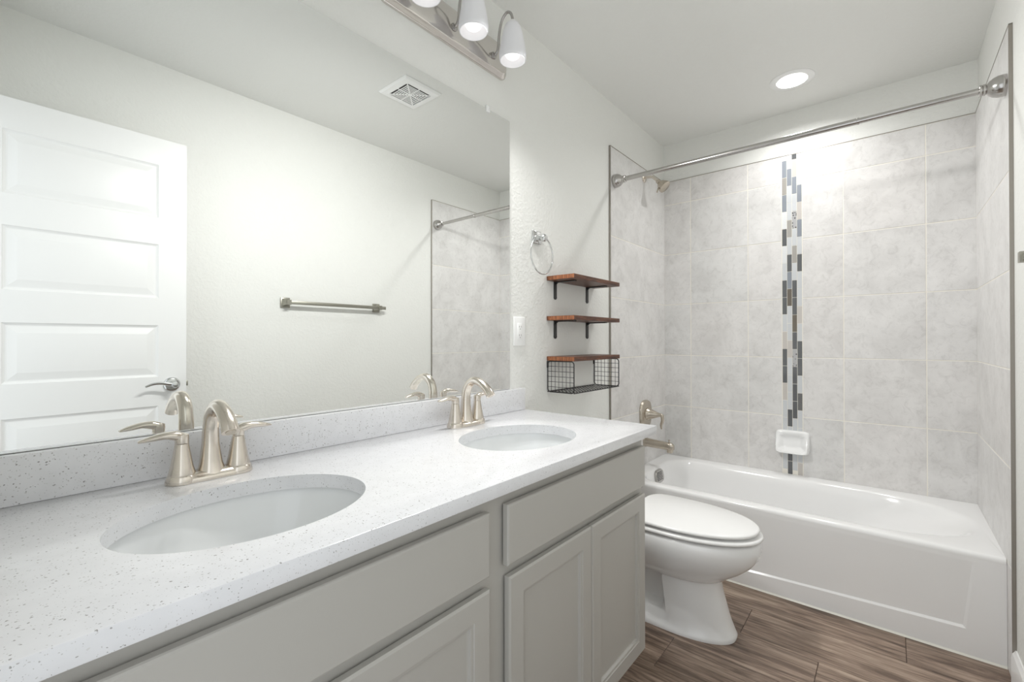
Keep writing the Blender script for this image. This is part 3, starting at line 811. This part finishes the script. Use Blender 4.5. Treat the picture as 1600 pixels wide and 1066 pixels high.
k0 = len(gridv); back = [(L - TT - .0004, gridv[q][1], gridv[q][2]) for q in bd]
F += [(bd[q], bd[(q + 1) % len(bd)], k0 + (q + 1) % len(bd), k0 + q) for q in range(len(bd))] + [tuple(k0 + q for q in range(len(bd)))]
mb.add(gridv + back, F).build('dish_body', M_PORC, sd, ang=70)

# ------------------------------------------------------------------ toilet
TX = 1.750
toi = thing('toilet', (TX, -.42, 0), 'white elongated toilet with its lid closed between the vanity and tub', 'toilet')
N = 72
def egg(z, yf, yb, hwd, pf=2.15, pb=2.6, ym=None, pinch=None):
    """outline around the toilet: yf front (more negative), yb back"""
    ym = ym if ym is not None else yb + (yf - yb) * .48
    out = []
    for j in range(N):
        a = 2 * PI * j / N; c, s_ = math.cos(a), math.sin(a)
        front = s_ < 0
        p = pf if front else pb
        x = hwd * math.copysign(abs(c) ** (2 / p), c); ly = (ym - yf) if front else (yb - ym)
        y = ym + ly * math.copysign(abs(s_) ** (2 / p), s_)
        if pinch:
            y_at, amt = pinch; k = sstep(y_at - .012, y_at + .022, y); x *= 1 - amt * k
        out.append((TX + x, y, z))
    return out
mb = MB()
rings = [egg(0, -.735, -.24, .118, 2.3, 3.0), egg(.012, -.737, -.24, .119, 2.3, 3.0), egg(.018, -.733, -.242, .115, 2.3, 3.0),
         egg(.060, -.716, -.245, .112, 2.3, 3.0, None, (-.50, .20)), egg(.085, -.708, -.248, .110, 2.3, 3.0, None, (-.485, .60)), egg(.150, -.690, -.25, .108, 2.3, 3.0, None, (-.475, .70)),
         egg(.195, -.680, -.25, .108, 2.3, 3.0, None, (-.47, .66)), egg(.216, -.681, -.25, .109, 2.25, 2.8, None, (-.47, .25)), egg(.224, -.697, -.25, .122, 2.2, 2.8, -.50), egg(.245, -.722, -.245, .138, 2.15, 2.7, -.50),
         egg(.270, -.758, -.235, .157, 2.15, 2.6, -.50), egg(.300, -.792, -.225, .173, 2.1, 2.6, -.50), egg(.330, -.813, -.215, .183, 2.1, 2.6, -.50), egg(.360, -.822, -.21, .187, 2.1, 2.6, -.50),
         egg(.388, -.820, -.21, .187, 2.1, 2.6, -.50), egg(.396, -.815, -.21, .184, 2.1, 2.6, -.50), egg(.400, -.806, -.21, .176, 2.1, 2.6, -.50)]
mb.loft(rings)
mb.build('bowl', M_PORC, toi, ang=50)
def plate(z0, z1, yf, yb, hwd, name, e=.006, pb=3.2, inset=.006):
    MB().loft([egg(z0, yf + inset, yb, hwd - inset, 2.1, pb, -.50), egg(z0 + e * .6, yf + .001, yb, hwd - .001, 2.1, pb, -.50), egg(z0 + e, yf, yb, hwd, 2.1, pb, -.50), egg(z1 - e, yf, yb, hwd, 2.1, pb, -.50),
               egg(z1 - e * .35, yf + e * .35, yb, hwd - e * .35, 2.1, pb, -.50), egg(z1, yf + e * 1.3, yb - e, hwd - e * 1.3, 2.1, pb, -.50)]).build(name, M_SEAT, toi, ang=60)
plate(.4055, .4215, -.828, -.325, .190, 'seat', .006, 5, .010)
plate(.4290, .4450, -.816, -.330, .186, 'lid', .006, 5, .010)
for sx in (-1, 1):
    MB().box((TX + sx * .075 - .022, -.322, .4005), (TX + sx * .075 + .022, -.292, .436), .006, 2).build('hinge', M_SEAT, toi)
MB().box((TX - .195, -.205, .39), (TX + .195, -.012, .690), .018, 3).build('tank', M_PORC, toi)
MB().box((TX - .203, -.213, .691), (TX + .203, -.008, .722), .010, 3).build('tank_lid', M_PORC, toi)
MB().box((TX - .15, -.30, .30), (TX + .15, -.02, .392), .02, 3).build('tank_shelf', M_PORC, toi)
MB().lathe((TX - .135, -.2055, .635), (0, -1, 0), [(.013, 0), (.011, .012)], 16).tube([(TX - .135, -.220, .635), (TX - .09, -.224, .628), (TX - .065, -.222, .624)], .006, 10).build('flush_lever', M_CHROME, toi)
